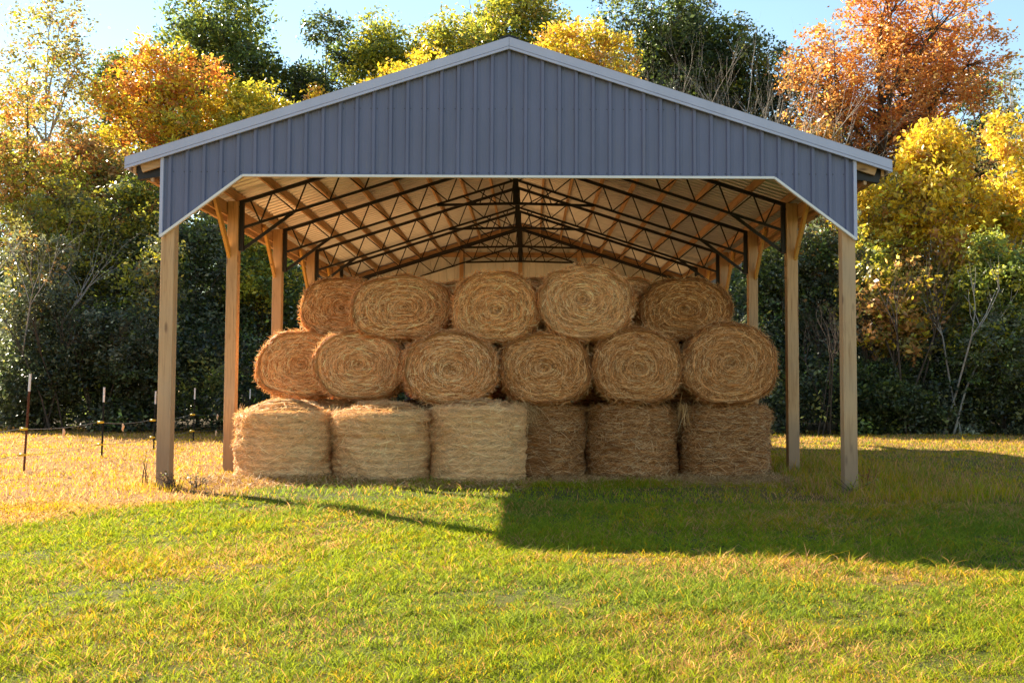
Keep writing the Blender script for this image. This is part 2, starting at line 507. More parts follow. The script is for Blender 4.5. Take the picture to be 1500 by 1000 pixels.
for s in (-1, 1):
    b.quad((0, YF-.05, ZR+.075), (s*.14, YF-.05, ZR+.03), (s*.14, LEN+.17, ZR+.03), (0, LEN+.17, ZR+.075))
    b.quad((0, YF-.05, ZR+.075), (s*.14, YF-.05, ZR+.03), (s*.14, YF-.05, ZR+.005), (0, YF-.05, ZR+.05))
b.build('ridge_cap', M['steel'], BARN)

# steel outriggers carrying the eaves at the two gable frames
for Y in (0.02, LEN-.12):
    for s in (-1, 1):
        b = MB(); b.bar((s*(PX+.09), Y, roofz(PX+.09)-.27), (s*5.37, Y, roofz(5.37)-.20), .10, .20)
        b.build('eave_outrigger', M['steel'], BARN)

# gable cladding, front and rear
SX = PX+.085; KN = 3.815; ZK = 4.475; ZC = 3.60
def sid_bot(x):
    a = abs(x); return ZK if a <= KN else ZK + (ZC-ZK)*(a-KN)/(SX-KN)
def gable(Y, o, liner):
    pr_ = ribs(-SX, SX, .243, .034)
    xs = sorted(pr_ + [(-KN, 0), (KN, 0)])
    b = MB()
    for (x0, d0), (x1, d1) in zip(xs[:-1], xs[1:]):
        b.quad((x0, Y+o*d0, sid_bot(x0)), (x1, Y+o*d1, sid_bot(x1)), (x1, Y+o*d1, roofz(x1)-.03), (x0, Y+o*d0, roofz(x0)-.03))
    for k in range(-20, 21):
        for z in (4.53, 5.46):
            for dx in (-.045, .045):
                x = k*.243+dx
                if abs(x) < 4.85 and sid_bot(x) < z < roofz(x)-.2:
                    b.box((x-.006, Y+o*.006 if o < 0 else Y-.004, z-.006), (x+.006, Y+.004 if o < 0 else Y+o*.006, z+.006), 1)
    g = b.build('gable_siding', [M['slate'], M['screw']], BARN)
    if liner:
        b = MB()
        for (x0, d0), (x1, d1) in zip(xs[:-1], xs[1:]):
            b.quad((x0, Y+o*d0-o*.005, sid_bot(x0)), (x1, Y+o*d1-o*.005, sid_bot(x1)), (x1, Y+o*d1-o*.005, roofz(x1)-.03), (x0, Y+o*d0-o*.005, roofz(x0)-.03))
        b.build('inner_face', M['liner'], g)
    yo = Y + o*.020
    b = MB(); b.bar((-KN, yo, ZK-.004), (KN, yo, ZK-.004), .06, .034); b.build('bottom_trim', M['trim_white'], g)
    for s in (-1, 1):
        b = MB(); b.bar((s*(KN+.004), yo, ZK-.006), (s*(SX+.01), yo, ZC-.012), .05, .034); b.build('bottom_trim', M['trim_white'], g)
        b = MB(); b.box((s*SX-.022, min(yo-.024, yo+.024), ZC-.02), (s*SX+.022, max(yo-.024, yo+.024), roofz(SX)-.13)); b.build('corner_trim', M['trim'], g)
    # lumber the cladding hangs from
    yb = Y - o*.030
    b = MB(); b.box((-KN, yb-.018, ZK-.006), (KN, yb+.018, ZK+.13)); b.build('gable_girt', M['wood_x'], BARN)
    for s in (-1, 1):
        b = MB(); b.bar((s*KN, yb, ZK+.052), (s*(SX-.02), yb, ZC+.085), .036, .11); b.build('gable_girt', M['wood_x'], BARN)
    b = MB(); b.box((-3.1, yb-.018, 5.40), (3.1, yb+.018, 5.54)); b.build('gable_girt', M['wood_x'], BARN)
    for s in (-1, 1):
        b = MB(); b.bar((s*.002, yb, roofz(.002)-.13), (s*5.30, yb, roofz(5.3)-.13), .036, .20); b.build('gable_rafter', M['wood_x'], BARN)
gable(YF+.02, -1, False)
gable(LEN+.13, 1, True)
for x in (-1.76, 0, 1.76):
    b = MB(); b.box((x-.06, LEN+.03, 4.47), (x+.06, LEN+.08, roofz(x)-.24)); b.build('gable_stud', M['wood_z'], BARN, bevel=.004)

# ------------------------------------------------------------------ hay bales
def bale_mesh(name, W, H, L, seed, standing, tone=1., nl=6500, ne=4800, red=0., shelf=None, twist=(0, 0), pale=0., dome=.09):  # tone and pale put bounce light and shade into the hay colour
    r = np.random.default_rng(seed)
    nz = Wav(seed+50, .45, 3); nz2 = Wav(seed+90, .13, 3); ringn = Wav(seed+7, .11, 1, 10); lowa = Wav(seed+3, 2.6, 1, 5)
    rd = .075 if not standing else .11
    ex = 2.0/2.2
    ecx, ecz = twist[0]/max(W, .1)*2, twist[1]/max(H, .1)*2
    def sec(th):
        c, s_ = np.cos(th), np.sin(th)
        X = np.sign(c)*np.abs(c)**ex*W/2; Z = np.sign(s_)*np.abs(s_)**ex*H/2
        k = 1 + .030*lowa(th*1.0) * np.sin(th/2)**2
        if not standing: Z = np.where(Z < 0, Z*(1-.06*np.abs(s_)**4), Z)
        return X*k, Z*k
    def band(t, th):
        return np.abs(np.sin(PI*(t/.118 + .35*np.sin(th+seed) + .16*np.sin(3*th+seed) + .07*np.sin(7*th))))**.6
    def place(X, Y_, T):
        if standing: return np.stack([X, Y_, T + L/2], -1)
        return np.stack([X, T, Y_ + H/2], -1)
    def lat(th, t, off):
        e = np.abs(t) - (L/2-rd); q = np.clip(e/rd, 0, 1)
        sh = 1 - (rd/(W/2))*(1-np.sqrt(np.clip(1-q*q, 0, 1)))*.8
        X, Z = sec(th)
        if standing:
            sh = sh - .026*(1-band(t, th))*(.6+.6*np.sin(t*9+seed)**2)
            if shelf is not None: sh = sh + .045*sstep(shelf-.02, shelf+.05, t) - .02*np.exp(-((t-shelf)/.03)**2)
        R = np.hypot(X, Z); X0, Z0 = X*sh, Z*sh
        d = .030*nz(X0, Z0, t) + .012*nz2(X0, Z0, t) + off
        return place(X0 + X/R*d, Z0 + Z/R*d, t)
    def end(rho, th, off, sgn):
        # rho 0..1 of flat face; centre may sit off-middle
        X, Z = sec(th); k = (1 - rd/(W/2)*.8)*rho
        q = np.clip(1-rho, 0, 1)**1.2; X0 = X*k + ecx*W/2*q; Z0 = Z*k + ecz*H/2*q
        rr = rho*W/2
        d = (dome*(1-rho**2) if standing else 0) + .020*nz(X0, Z0, 0*X0) + .014*ringn(rr + .02*np.sin(th+2.)) + .02*(1-rho**2) - .045*np.exp(-(rr/.09)**2) + off - .03*rho**6
        return place(X0, Z0, sgn*(L/2 + d))
    # body
    nt = 80; th = np.arange(nt)*2*PI/nt
    rows = [end(np.full(nt, q), th, -.008, -1) for q in (.02, .1, .2, .3, .4, .5, .6, .7, .8, .9, .97)]
    rows += [lat(th, np.full(nt, t), -.008) for t in np.linspace(-L/2, L/2, 34)]
    rows += [end(np.full(nt, q), th, -.008, 1) for q in (.97, .9, .8, .6, .4, .2, .02)]
    V = np.concatenate(rows); nr = len(rows)
    i = (np.arange(nr-1)[:, None]*nt + np.arange(nt)[None]).ravel()
    j = (np.arange(nr-1)[:, None]*nt + (np.arange(nt)[None]+1) % nt).ravel()
    F = np.stack([i, j, j+nt, i+nt], 1)
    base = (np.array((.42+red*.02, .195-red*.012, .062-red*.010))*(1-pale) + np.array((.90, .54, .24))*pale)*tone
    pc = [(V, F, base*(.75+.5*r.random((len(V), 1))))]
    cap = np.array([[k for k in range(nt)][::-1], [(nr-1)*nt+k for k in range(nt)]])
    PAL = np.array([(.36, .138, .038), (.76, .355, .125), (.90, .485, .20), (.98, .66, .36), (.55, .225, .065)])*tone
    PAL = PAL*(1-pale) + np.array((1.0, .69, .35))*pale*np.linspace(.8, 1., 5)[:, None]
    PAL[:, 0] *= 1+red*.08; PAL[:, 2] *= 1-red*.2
    def ribbons(P0, P1, P2, nrm, w, c):
        d = P2-P0; s_ = np.cross(d, nrm); s_ /= (np.linalg.norm(s_, axis=1)[:, None]+1e-9)
        s_ = s_ + nrm*r.normal(0, .35, (len(d), 1)); s_ *= w[:, None]/2
        Vv = np.stack([P0-s_*.6, P0+s_*.6, P1-s_, P1+s_, P2-s_*.5, P2+s_*.5], 1).reshape(-1, 3)
        k = np.arange(len(d))*6
        Fq = np.concatenate([np.stack([k, k+1, k+3, k+2], 1), np.stack([k+2, k+3, k+5, k+4], 1)])
        return Vv, Fq, np.repeat(c, 6, 0)
    # fibres round the side
    th = r.random(nl)*2*PI; t = r.uniform(-L/2-.02, L/2+.02, nl)
    ph = r.normal(0, .34 if standing else .45, nl) + np.where(r.random(nl) < .12, r.normal(0, 1.2, nl), 0)
    ln = r.uniform(.07, .30, nl); R0 = (W+H)/4 if not standing else W/2
    dth = ln/2*np.cos(ph)/R0; dt = ln/2*np.sin(ph)
    lift = np.where(r.random(nl) < .12, r.uniform(.006, .035, nl), r.uniform(0, .008, nl))
    a = lat(th-dth, t-dt, .001); b_ = lat(th, t, .004+lift*.25); c_ = lat(th+dth, t+dt, lift)
    nrm = lat(th, t, .05)-lat(th, t, 0); nrm /= np.linalg.norm(nrm, axis=1)[:, None]
    crease_shade = band(t, th)[:, None]*.40+.68 if standing else np.ones((nl, 1))  # crease shade between the bands, painted into the fibre colour
    col = PAL[r.integers(0, 5, nl)]*(.75+.5*r.random((nl, 1)))*crease_shade
    pc.append(ribbons(a, b_, c_, nrm, r.uniform(.004, .0115, nl), col))
    # spiral fibres on the end faces
    for sgn, cnt in (((1, ne),) if standing else ((-1, ne), (1, ne//5))):
        rho = np.sqrt(r.random(cnt))*1.03; th = r.random(cnt)*2*PI
        rr = np.maximum(rho*W/2, .05)
        ln = np.minimum(r.uniform(.08, .36, cnt), rr*1.5)
        ph = r.normal(.04, .27, cnt) + np.where(r.random(cnt) < .16, r.normal(0, 1.0, cnt), 0)
        dth = ln/2*np.cos(ph)/rr; drho = ln/2*np.sin(ph)/(W/2)
        lift = np.where(r.random(cnt) < .12, r.uniform(.008, .04, cnt), r.uniform(0, .012, cnt))
        f = lambda a_, b2, o_: end(np.clip(a_, 0.0, 1.06), b2, o_, sgn)
        A = f(rho-drho, th-dth, .001); B = f(rho, th, .004+lift*.25); Cc = f(rho+drho, th+dth, lift)
        nrm = np.zeros((cnt, 3)); nrm[:, 2 if standing else 1] = sgn
        rc = 1.0 + .17*ringn(rr*1.0 + .02*np.sin(th+2.)) + .10*ringn(rr*2.1+3)
        rc *= 1-.18*np.exp(-(rr/.10)**2)
        col = PAL[r.integers(0, 5, cnt)]*(.72+.5*r.random((cnt, 1)))*np.clip(rc, .5, 1.4)[:, None]
        pc.append(ribbons(A, B, Cc, nrm, r.uniform(.004, .0115, cnt), col))
    # wisps standing off the rims
    nw = 1500
    th = r.random(nw)*2*PI; t = np.where(r.random(nw) < .75, -1, 1)*(L/2-r.random(nw)**1.5*.6)
    if standing: t = np.abs(t)
    p = lat(th, t, 0.); q = lat(th+r.normal(0, .09, nw), t+r.normal(0, .05, nw), r.uniform(.02, .09, nw))
    nrm = lat(th, t+.01, .02)-p; nrm /= np.linalg.norm(nrm, axis=1)[:, None]
    pc.append(ribbons(p, p*.5+q*.5, q, r.normal(0, 1, (nw, 3)), r.uniform(.003, .007, nw), PAL[r.integers(1, 4, nw)]))
    V, Fs, C = merge(pc)
    return V, Fs+[cap], C

def bale(label, x, yface, zbot, W, H, L, seed, standing=False, rz=0., tilt=0., group=None, **kw):
    V, F, C = bale_mesh('round_hay_bale', W, H, L, seed, standing, **kw)
    yc = yface + (W/2 if standing else L/2)
    o = npmesh('round_hay_bale', V, F, C, M['hay'], loc=(x, yc, zbot))
    o.rotation_euler = (0, tilt, rz)
    return tag(o, label, 'hay bale', group)
GB = 'bales standing on end along the bottom of the stack'
GM = 'bales lying in the middle row of the stack'
GT = 'bales lying along the top of the stack'  # left bales coloured paler as if bounce-lit, right ones darker as if shaded
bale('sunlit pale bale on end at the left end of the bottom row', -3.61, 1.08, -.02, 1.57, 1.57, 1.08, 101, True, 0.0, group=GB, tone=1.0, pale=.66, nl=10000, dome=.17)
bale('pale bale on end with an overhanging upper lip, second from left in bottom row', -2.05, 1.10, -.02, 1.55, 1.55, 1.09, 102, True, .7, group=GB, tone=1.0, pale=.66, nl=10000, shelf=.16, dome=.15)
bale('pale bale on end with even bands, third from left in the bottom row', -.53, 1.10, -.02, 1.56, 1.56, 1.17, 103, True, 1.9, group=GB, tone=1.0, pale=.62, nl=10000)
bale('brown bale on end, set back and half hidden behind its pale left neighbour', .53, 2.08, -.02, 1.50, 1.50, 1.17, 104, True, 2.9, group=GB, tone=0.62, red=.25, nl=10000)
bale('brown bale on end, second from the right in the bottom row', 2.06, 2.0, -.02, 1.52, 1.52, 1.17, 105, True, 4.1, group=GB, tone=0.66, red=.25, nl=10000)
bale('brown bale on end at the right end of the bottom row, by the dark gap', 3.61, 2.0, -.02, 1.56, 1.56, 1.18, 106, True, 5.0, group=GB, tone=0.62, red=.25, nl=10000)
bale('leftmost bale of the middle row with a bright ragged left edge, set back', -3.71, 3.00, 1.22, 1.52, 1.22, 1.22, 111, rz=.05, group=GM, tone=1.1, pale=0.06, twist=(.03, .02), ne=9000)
bale('middle row bale second from left with a sunlit shaggy left rim', -2.57, 2.45, 1.21, 1.54, 1.20, 1.22, 112, rz=.03, group=GM, tone=1.1, pale=0.1, twist=(0, .03), ne=9000)
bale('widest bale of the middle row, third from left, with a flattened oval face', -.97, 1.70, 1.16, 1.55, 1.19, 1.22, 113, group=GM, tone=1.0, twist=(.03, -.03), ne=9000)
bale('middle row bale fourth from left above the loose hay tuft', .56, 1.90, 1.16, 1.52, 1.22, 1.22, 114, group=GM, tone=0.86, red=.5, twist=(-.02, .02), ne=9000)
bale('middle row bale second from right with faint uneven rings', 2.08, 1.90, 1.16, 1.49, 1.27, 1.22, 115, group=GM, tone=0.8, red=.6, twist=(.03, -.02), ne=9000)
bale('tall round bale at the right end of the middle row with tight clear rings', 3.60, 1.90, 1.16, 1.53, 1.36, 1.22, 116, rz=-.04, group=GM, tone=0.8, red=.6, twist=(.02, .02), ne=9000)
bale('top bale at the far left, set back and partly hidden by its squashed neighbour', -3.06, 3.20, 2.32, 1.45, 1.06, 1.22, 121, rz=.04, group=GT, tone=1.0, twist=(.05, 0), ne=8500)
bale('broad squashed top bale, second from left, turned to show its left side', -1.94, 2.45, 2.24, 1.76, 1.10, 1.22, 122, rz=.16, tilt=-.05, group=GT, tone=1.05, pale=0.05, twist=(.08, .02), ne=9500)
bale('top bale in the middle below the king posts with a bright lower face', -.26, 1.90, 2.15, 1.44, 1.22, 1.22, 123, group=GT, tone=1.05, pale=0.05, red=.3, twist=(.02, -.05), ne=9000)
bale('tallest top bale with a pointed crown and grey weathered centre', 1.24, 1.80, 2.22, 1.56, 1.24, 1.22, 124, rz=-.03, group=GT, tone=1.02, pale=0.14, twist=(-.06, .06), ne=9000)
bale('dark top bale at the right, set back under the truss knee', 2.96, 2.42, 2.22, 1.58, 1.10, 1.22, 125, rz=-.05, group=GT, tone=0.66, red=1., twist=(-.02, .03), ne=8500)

# second row of the stack, seen only in the gaps above
def copy_bale(src, x, y, z, rz, label, group):
    c = src.copy(); COL.objects.link(c); c.location = (x, y, z); c.rotation_euler = (0, 0, rz)
    c['label'] = label; c['group'] = group; return c
allb = [o for o in COL.objects if o.name.startswith('round_hay_bale')]
HID = 'round hay bale in the shadow behind the front row of the stack'
GH = 'bales hidden behind the front of the stack'
for i in range(5):
    copy_bale(allb[(i*2+1) % 6], -3.02+1.54*i, 4.35 if i > 2 else 3.50, -.02, 1.+i, HID, GH)
    copy_bale(allb[6+(i*2+3) % 6], -2.95+1.53*i, 4.4 if i > 1 else 5.0, 1.17, 0, HID, GH)
copy_bale(allb[13], -1.05, 4.0, 2.23, .0, 'dark bale peeping out behind the squashed top bale', GT)
copy_bale(allb[12], .28, 3.75, 2.33, .0, 'dark bale peeping out behind the middle top bale, right of it', GT)
copy_bale(allb[14], 2.05, 4.0, 2.23, .0, 'dark bale peeping out behind the pointed top bale, right of it', GT)

# loose tufts hanging on the stack
def tuft(name, label, x, y, z, n, sx, sz, lean, L=.25):
    th = rng.normal(0, 1, n); P = np.stack([x+sx*th, y+rng.normal(0, .05, n), z+rng.normal(0, sz*.3, n)], 1)
    d = np.stack([rng.normal(lean[0], .35, n), rng.normal(-.12, .18, n), rng.normal(lean[1], .35, n)], 1)*L*(.4+.9*rng.random((n, 1)))
    mid = P+d*.55+np.array((0, 0, .03)); tip = P+d
    s_ = rng.normal(0, 1, (n, 3)); s_ /= np.linalg.norm(s_, axis=1)[:, None]; s_ *= .0035
    V = np.stack([P-s_, P+s_, mid+s_, mid-s_, tip+s_*.5, tip-s_*.5], 1).reshape(-1, 3)
    i = np.arange(n)*6
    F = np.concatenate([np.stack([i, i+1, i+2, i+3], 1), np.stack([i+3, i+2, i+4, i+5], 1)])
    pal = np.array(HAYPAL)
    o = npmesh(name, V-np.array((x, y, z)), F, np.repeat(pal[rng.integers(0, 4, n)], 6, 0), M['hay'], loc=(x, y, z))
    return tag(o, label, 'hay tuft', 'loose hay tufts on the stack')
tuft('hay_tuft', 'loose hay tuft hanging down between the third and fourth bottom bales', .13, 1.98, 1.15, 800, .13, .2, (.12, -.8), .30)
tuft('hay_tuft', 'wisps of hay sticking up from the crown of the tallest top bale', 1.22, 2.0, 3.34, 700, .09, .05, (-.1, .4), .18)
tuft('hay_tuft', 'hay strands draping into the dark gap left of the right end bottom bale', 2.84, 2.06, 1.20, 60, .03, .2, (.0, -.95), .34)

# ------------------------------------------------------------------ wire fence on the left
FN = empty('wire_fence', (-8.5, 3, 0))
tag(FN, 'low electric wire fence on white-tipped steel posts left of the barn', 'fence')
def fpart(b, name, m, parent, **k):
    o = b.build(name, m, parent, **k); return o
FP = [(-8.30, -.6, 1.58), (-8.31, 2.78, 1.66), (-8.40, 6.05, 1.44), (-8.50, 9.1, 1.36), (-8.80, 12.7, 1.44), (-8.46, 16.8, 1.42)]
def off(p): return (p[0]+8.5, p[1]-3, p[2])
wy = [.72, .72, .73, .68, .72, .72]
for i, (x, y, h) in enumerate(FP):
    lean = .05 if i == 1 else .015
    b = MB(); p = lambda z: off((x+lean*(z/h)*1.2, y, z))
    b.bar(p(-.2), p(h-.30), .034, .012, up=(0, 1, 0)); b.bar(p(-.2), p(h-.30), .010, .036, up=(0, 1, 0))
    for q in range(6, int((h-.3)/.055)): b.bar((p(q*.055)[0]-.012, p(0)[1]-.02, q*.055), (p(q*.055)[0]+.012, p(0)[1]-.02, q*.055), .012, .012)
    po = fpart(b, 'fence_post', M['rust'] if i == 1 else M['darksteel'], FN)
    if i == 1: po['label'] = 'rusty brown fence post with white tip'
    b = MB(); b.bar(p(h-.30), p(h), .036, .014, up=(0, 1, 0)); b.bar(p(h-.30), p(h), .013, .038, up=(0, 1, 0))
    fpart(b, 'post_tip', M['white_tip'], po)
    for z in (wy[i], .28):
        b = MB(); q = p(z); c = Vector(q)
        b.tube([c+Vector((-.09, -.02, 0)), c+Vector((-.05, -.03, 0)), c+Vector((.03, -.03, 0))], [.022, .026, .020], 8)
        b.tube([c+Vector((-.095, -.02, -.028)), c+Vector((-.095, -.02, .028))], .012, 6)
        fpart(b, 'insulator', M['yellow'], po, smooth=True)
for lev in (0, 1):
    b = MB()
    pts = []
    for i in range(len(FP)-1):
        a = FP[i]; c = FP[i+1]; za = wy[i] if lev == 0 else .28; zc_ = wy[i+1] if lev == 0 else .28
        for t in np.linspace(0, 1, 9)[:-1 if i < len(FP)-2 else None]:
            pts.append(off((a[0]+(c[0]-a[0])*t-.09, a[1]+(c[1]-a[1])*t, za+(zc_-za)*t-.05*4*t*(1-t))))
    b.tube(pts, .005 if lev == 0 else .004, 5); fpart(b, 'fence_wire', M['wire'], FN)
for (x, y, z) in ((-8.44, 4.45, .66), (-8.50, 7.3, .66), (-8.72, 9.9, .67), (-8.70, 14.4, .70), (-8.72, 10.0, .25), (-8.7, 14.3, .24)):
    b = MB(); c = Vector(off((x, y, z)))
    b.tube([c, c+Vector((.015, 0, -.06)), c+Vector((-.005, .01, -.13)), c+Vector((.012, 0, -.17))], [.012, .030, .022, .006], 5)
    fpart(b, 'warning_flag', M['flag'], FN)

# ------------------------------------------------------------------ weeds by the posts
def weed(name, label, x, y, n, h, spread, m, leafcols, nleaf):
    b = MB(); tips = []
    for i in range(n):
        a = rng.random()*2*PI; q = spread*(.3+rng.random())
        p = [Vector((rng.normal(0, .04), rng.normal(0, .04), -.05))]
        hh = h*(.5+.6*rng.random())
        for t in (.4, .75, 1.):
            p.append(Vector((p[0].x+math.cos(a)*q*t**1.4+rng.normal(0, .012), p[0].y+math.sin(a)*q*t**1.4, hh*t)))
        b.tube(p, [.006, .005, .0035, .0015], 5); tips += p[1:]
    root = empty(name, (x, y, float(gz(np.array(x), np.array(y)))))
    b.build('stem', m, root)
    tp = np.array([tuple(t) for t in tips]); k = rng.integers(0, len(tp), nleaf)
    V, F, C = leafcards(tp[k]+rng.normal(0, .03, (nleaf, 3)), .035, np.array(leafcols)[rng.integers(0, len(leafcols), nleaf)])
    npmesh('leaves', V, F, C, M['leaf'], root)
    return tag(root, label, 'weed', 'weeds by the barn posts')
def leafcards(P, size, col, droop=.0):
    n = len(P)
    u = rng.normal(0, 1, (n, 3)); u[:, 2] = u[:, 2]*.7-droop; u /= np.linalg.norm(u, axis=1)[:, None]
    w = np.cross(u, rng.normal(0, 1, (n, 3))); w /= np.linalg.norm(w, axis=1)[:, None]
    s_ = (size*(.5+1.1*rng.random((n, 1))**1.6)) if np.isscalar(size) else size[:, None]
    V = np.stack([P-u*s_*.5, P+w*s_*.25-u*s_*.05, P+u*s_*.5, P-w*s_*.25-u*s_*.05], 1).reshape(-1, 3)
    i = np.arange(n)*4
    return V, np.stack([i, i+1, i+2, i+3], 1), np.repeat(np.clip(col*(.75+.5*rng.random((n, 1))), 0, 1), 4, 0)
weed('weed', 'dead brown weed clump at the foot of the left front post', -4.68, -.18, 16, .22, .22, M['bark'], [(.13, .08, .05), (.2, .13, .07), (.10, .11, .03)], 160)
weed('weed', 'thin leafless weed stalk in the dry grass left of the left front post', -5.3, .3, 5, .55, .12, M['bark'], [(.25, .22, .04), (.2, .12, .05)], 26)
weed('weed', 'small dark weed clump right of the left front post', -4.42, -.05, 12, .2, .18, M['bark'], [(.10, .09, .06), (.18, .14, .1)], 130)
weed('weed', 'reddish leaning sapling right of the right front post', 5.35, .5, 5, .55, .5, M['bark_red'], [(.22, .09, .05), (.10, .12, .03)], 60)
weed('weed', 'yellow green weed sprouting at the foot of the right front post', 4.86, -.16, 12, .3, .3, M['bark'], [(.28, .26, .04), (.2, .24, .05)], 90)

# ------------------------------------------------------------------ forest
CX, F0, HZ = .335, 1450., 572.
def wx(px, D): return CX + (px-778.)/F0*D
def wz(py, D):
    # photo row -> height at distance D (camera pitched up 2.84 degrees)
    return 1.41 + D*math.tan(math.atan(72/F0) + math.atan((500-py)/F0))

def branchy(b, p, d, L, r, depth, tips, spread=.5, up=.25, n=5, gn=(2, 4)):
    pts = [p]; rad = [r]; q = p.copy(); dd = d.copy(); m = 4
    for i in range(m):
        dd = (dd + Vector((random.gauss(0, .14), random.gauss(0, .14), random.gauss(0, .08)+up*.12))).normalized()
        q = q + dd*(L/m); pts.append(q.copy()); rad.append(r*(1-.6*(i+1)/m))
    b.tube(pts, rad, n if r > .03 else 4, cap=False)
    if depth == 0: tips.append(q); return
    for k in range(random.randint(*gn)):
        i = random.randint(1, m); 
        nd = (dd + Vector((random.gauss(0, spread), random.gauss(0, spread), random.gauss(up, spread*.6)))).normalized()
        branchy(b, pts[i], nd, L*random.uniform(.5, .75), rad[i]*random.uniform(.55, .8), depth-1, tips, spread, up, n, gn)

def tree(name, label, cat, group, px, D, top, bot, hw, pal_lo, pal_hi, K=300, per=40, leaf=.16, nl=17, clump=.5,
         trunk=True, barkm='bark', hsplit=.5, droop=0., sparse=0., tr=.16, seed=0, low=False, bright=1.):
    r = np.random.default_rng(seed); random.seed(seed); K = int(K*2.5); leaf *= 1.12; hw *= 1.26; clump *= .85
    X = wx(px, D); Y = D-14.2; zt = wz(top, D); zb_ = max(wz(bot, D), .1) if not low else .15
    R = hw/F0*D; Hh = (zt-zb_)/2; zm = (zt+zb_)/2
    root = empty(name, (X, Y, 0)); tag(root, label, cat, group)
    # lobes inside the envelope
    lob = []
    for i in range(nl):
        d = r.normal(size=3); d[1] *= .7; d /= np.linalg.norm(d); q = r.uniform(.45, .78)
        lob.append((np.array((d[0]*R*q, d[1]*R*.8*q, zm + d[2]*Hh*q)), r.uniform(.24, .5)*min(R, Hh*1.2)))
    lob.append((np.array((r.normal(0, .1)*R, 0, zt - .38*min(R, Hh))), .38*min(R, Hh)))
    lob.append((np.array((0, 0, zm)), .55*min(R, Hh)))
    lc = np.array([l[0] for l in lob]); lr = np.array([l[1] for l in lob])
    w = lr**2/np.sum(lr**2)
    k = r.choice(len(lob), K, p=w); d = r.normal(size=(K, 3)); d /= np.linalg.norm(d, axis=1)[:, None]
    C = lc[k] + d*(lr[k]*(.45+.62*r.random(K)**.6))[:, None]*np.array((1.05, 1., .95))
    C = C[C[:, 2] > .15]; K = len(C)
    cs = clump*(.45+.9*r.random(K))
    n_i = np.maximum(3, (per*(cs/clump)**1.5*(1-sparse*r.random(K)))).astype(int)
    idx = np.repeat(np.arange(K), n_i); n = len(idx)
    g = r.normal(0, 1, (n, 3))*np.array((.52, .52, .36))
    P = C[idx] + g*cs[idx][:, None]
    keep = P[:, 2] > .05; P = P[keep]; idx = idx[keep]; n = len(P)
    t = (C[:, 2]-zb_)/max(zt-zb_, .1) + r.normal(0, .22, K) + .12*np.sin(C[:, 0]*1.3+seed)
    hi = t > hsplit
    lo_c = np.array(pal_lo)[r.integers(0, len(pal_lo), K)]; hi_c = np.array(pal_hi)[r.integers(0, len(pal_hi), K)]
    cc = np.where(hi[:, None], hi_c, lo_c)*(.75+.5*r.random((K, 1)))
    col = cc[idx]
    mixi = r.random(n) < .22
    alt = np.where((r.random(n) < .5)[:, None], np.array(pal_lo)[r.integers(0, len(pal_lo), n)], np.array(pal_hi)[r.integers(0, len(pal_hi), n)])
    col = np.where(mixi[:, None], alt, col)*bright
    glint = r.random(n) < .07; col = np.where(glint[:, None], np.minimum(col*2.2+.02, .7), col)  # scattered leaves coloured lighter to imitate glints
    V, F, c = leafcards(P, leaf, col, droop)
    npmesh('crown', V, F, c, M['leaf'], root)
    if trunk:
        b = MB()
        rad = tr
        top_ = Vector((float(r.normal(0, .06)*R), 0, zm+Hh*.55)); base = Vector((0, 0, -.2))
        pts = [base.lerp(top_, q) + Vector((float(r.normal(0, .05)*R*q), float(r.normal(0, .05)*R*q), 0)) for q in (0, .05, .25, .5, .75, 1.)]
        b.tube(pts, [rad*1.5, rad*1.1, rad*.95, rad*.75, rad*.45, rad*.12], 9, cap=False)
        for (c_, q) in zip(lc, lr):
            f = float(np.clip((c_[2]-Hh*.35)/max(pts[-1].z, .1), .18, .9))
            i = min(4, int(f*5)); st = pts[i].lerp(pts[i+1], f*5-i)
            e = Vector(c_); m_ = st.lerp(e, .5) + Vector((0, 0, -.08*(e-st).length)) 
            b.tube([st, m_, e], [rad*.42, rad*.28, rad*.12], 6, cap=False)
            for _ in range(4):
                e2 = e + Vector(tuple(r.normal(0, .65, 3)))*float(q); b.tube([m_.lerp(e, .6), (m_.lerp(e, .6)+e2)/2+Vector((0, 0, .1)), e2], [rad*.14, rad*.09, rad*.03], 4, cap=False)
        for j in range(0, K, 5):
            e = Vector(tuple(C[j])); i = int(np.argmin(np.linalg.norm(lc-C[j], axis=1))); s0 = Vector(tuple(lc[i]))
            b.tube([s0, s0.lerp(e, .5)+Vector((0, 0, .06)), e], [rad*.10, rad*.07, rad*.025], 3, cap=False)
        b.build('trunk', M[barkm], root)
    return root

ORANGE = [(.50, .17, .035), (.55, .22, .04), (.42, .13, .03), (.48, .25, .06)]
RUST = [(.56, .24, .055), (.50, .19, .04), (.58, .30, .08), (.42, .19, .06)]
YELLOW = [(.62, .42, .025), (.56, .40, .03), (.66, .48, .05), (.50, .36, .03)]
YGREEN = [(.34, .32, .03), (.28, .28, .03), (.42, .36, .035), (.20, .22, .03)]
GREEN = [(.085, .12, .025), (.11, .15, .03), (.065, .095, .02), (.15, .17, .03)]
DARK = [(.045, .062, .022), (.06, .08, .028), (.032, .045, .018), (.085, .10, .035)]
GREY = [(.12, .135, .085), (.095, .11, .065), (.16, .17, .115), (.065, .075, .045)]
OLIVE = [(.20, .18, .04), (.26, .22, .05), (.16, .15, .04)]
BROWN = [(.46, .24, .075), (.38, .18, .06), (.54, .30, .10)]
GF = 'trees along the forest edge'
T = tree
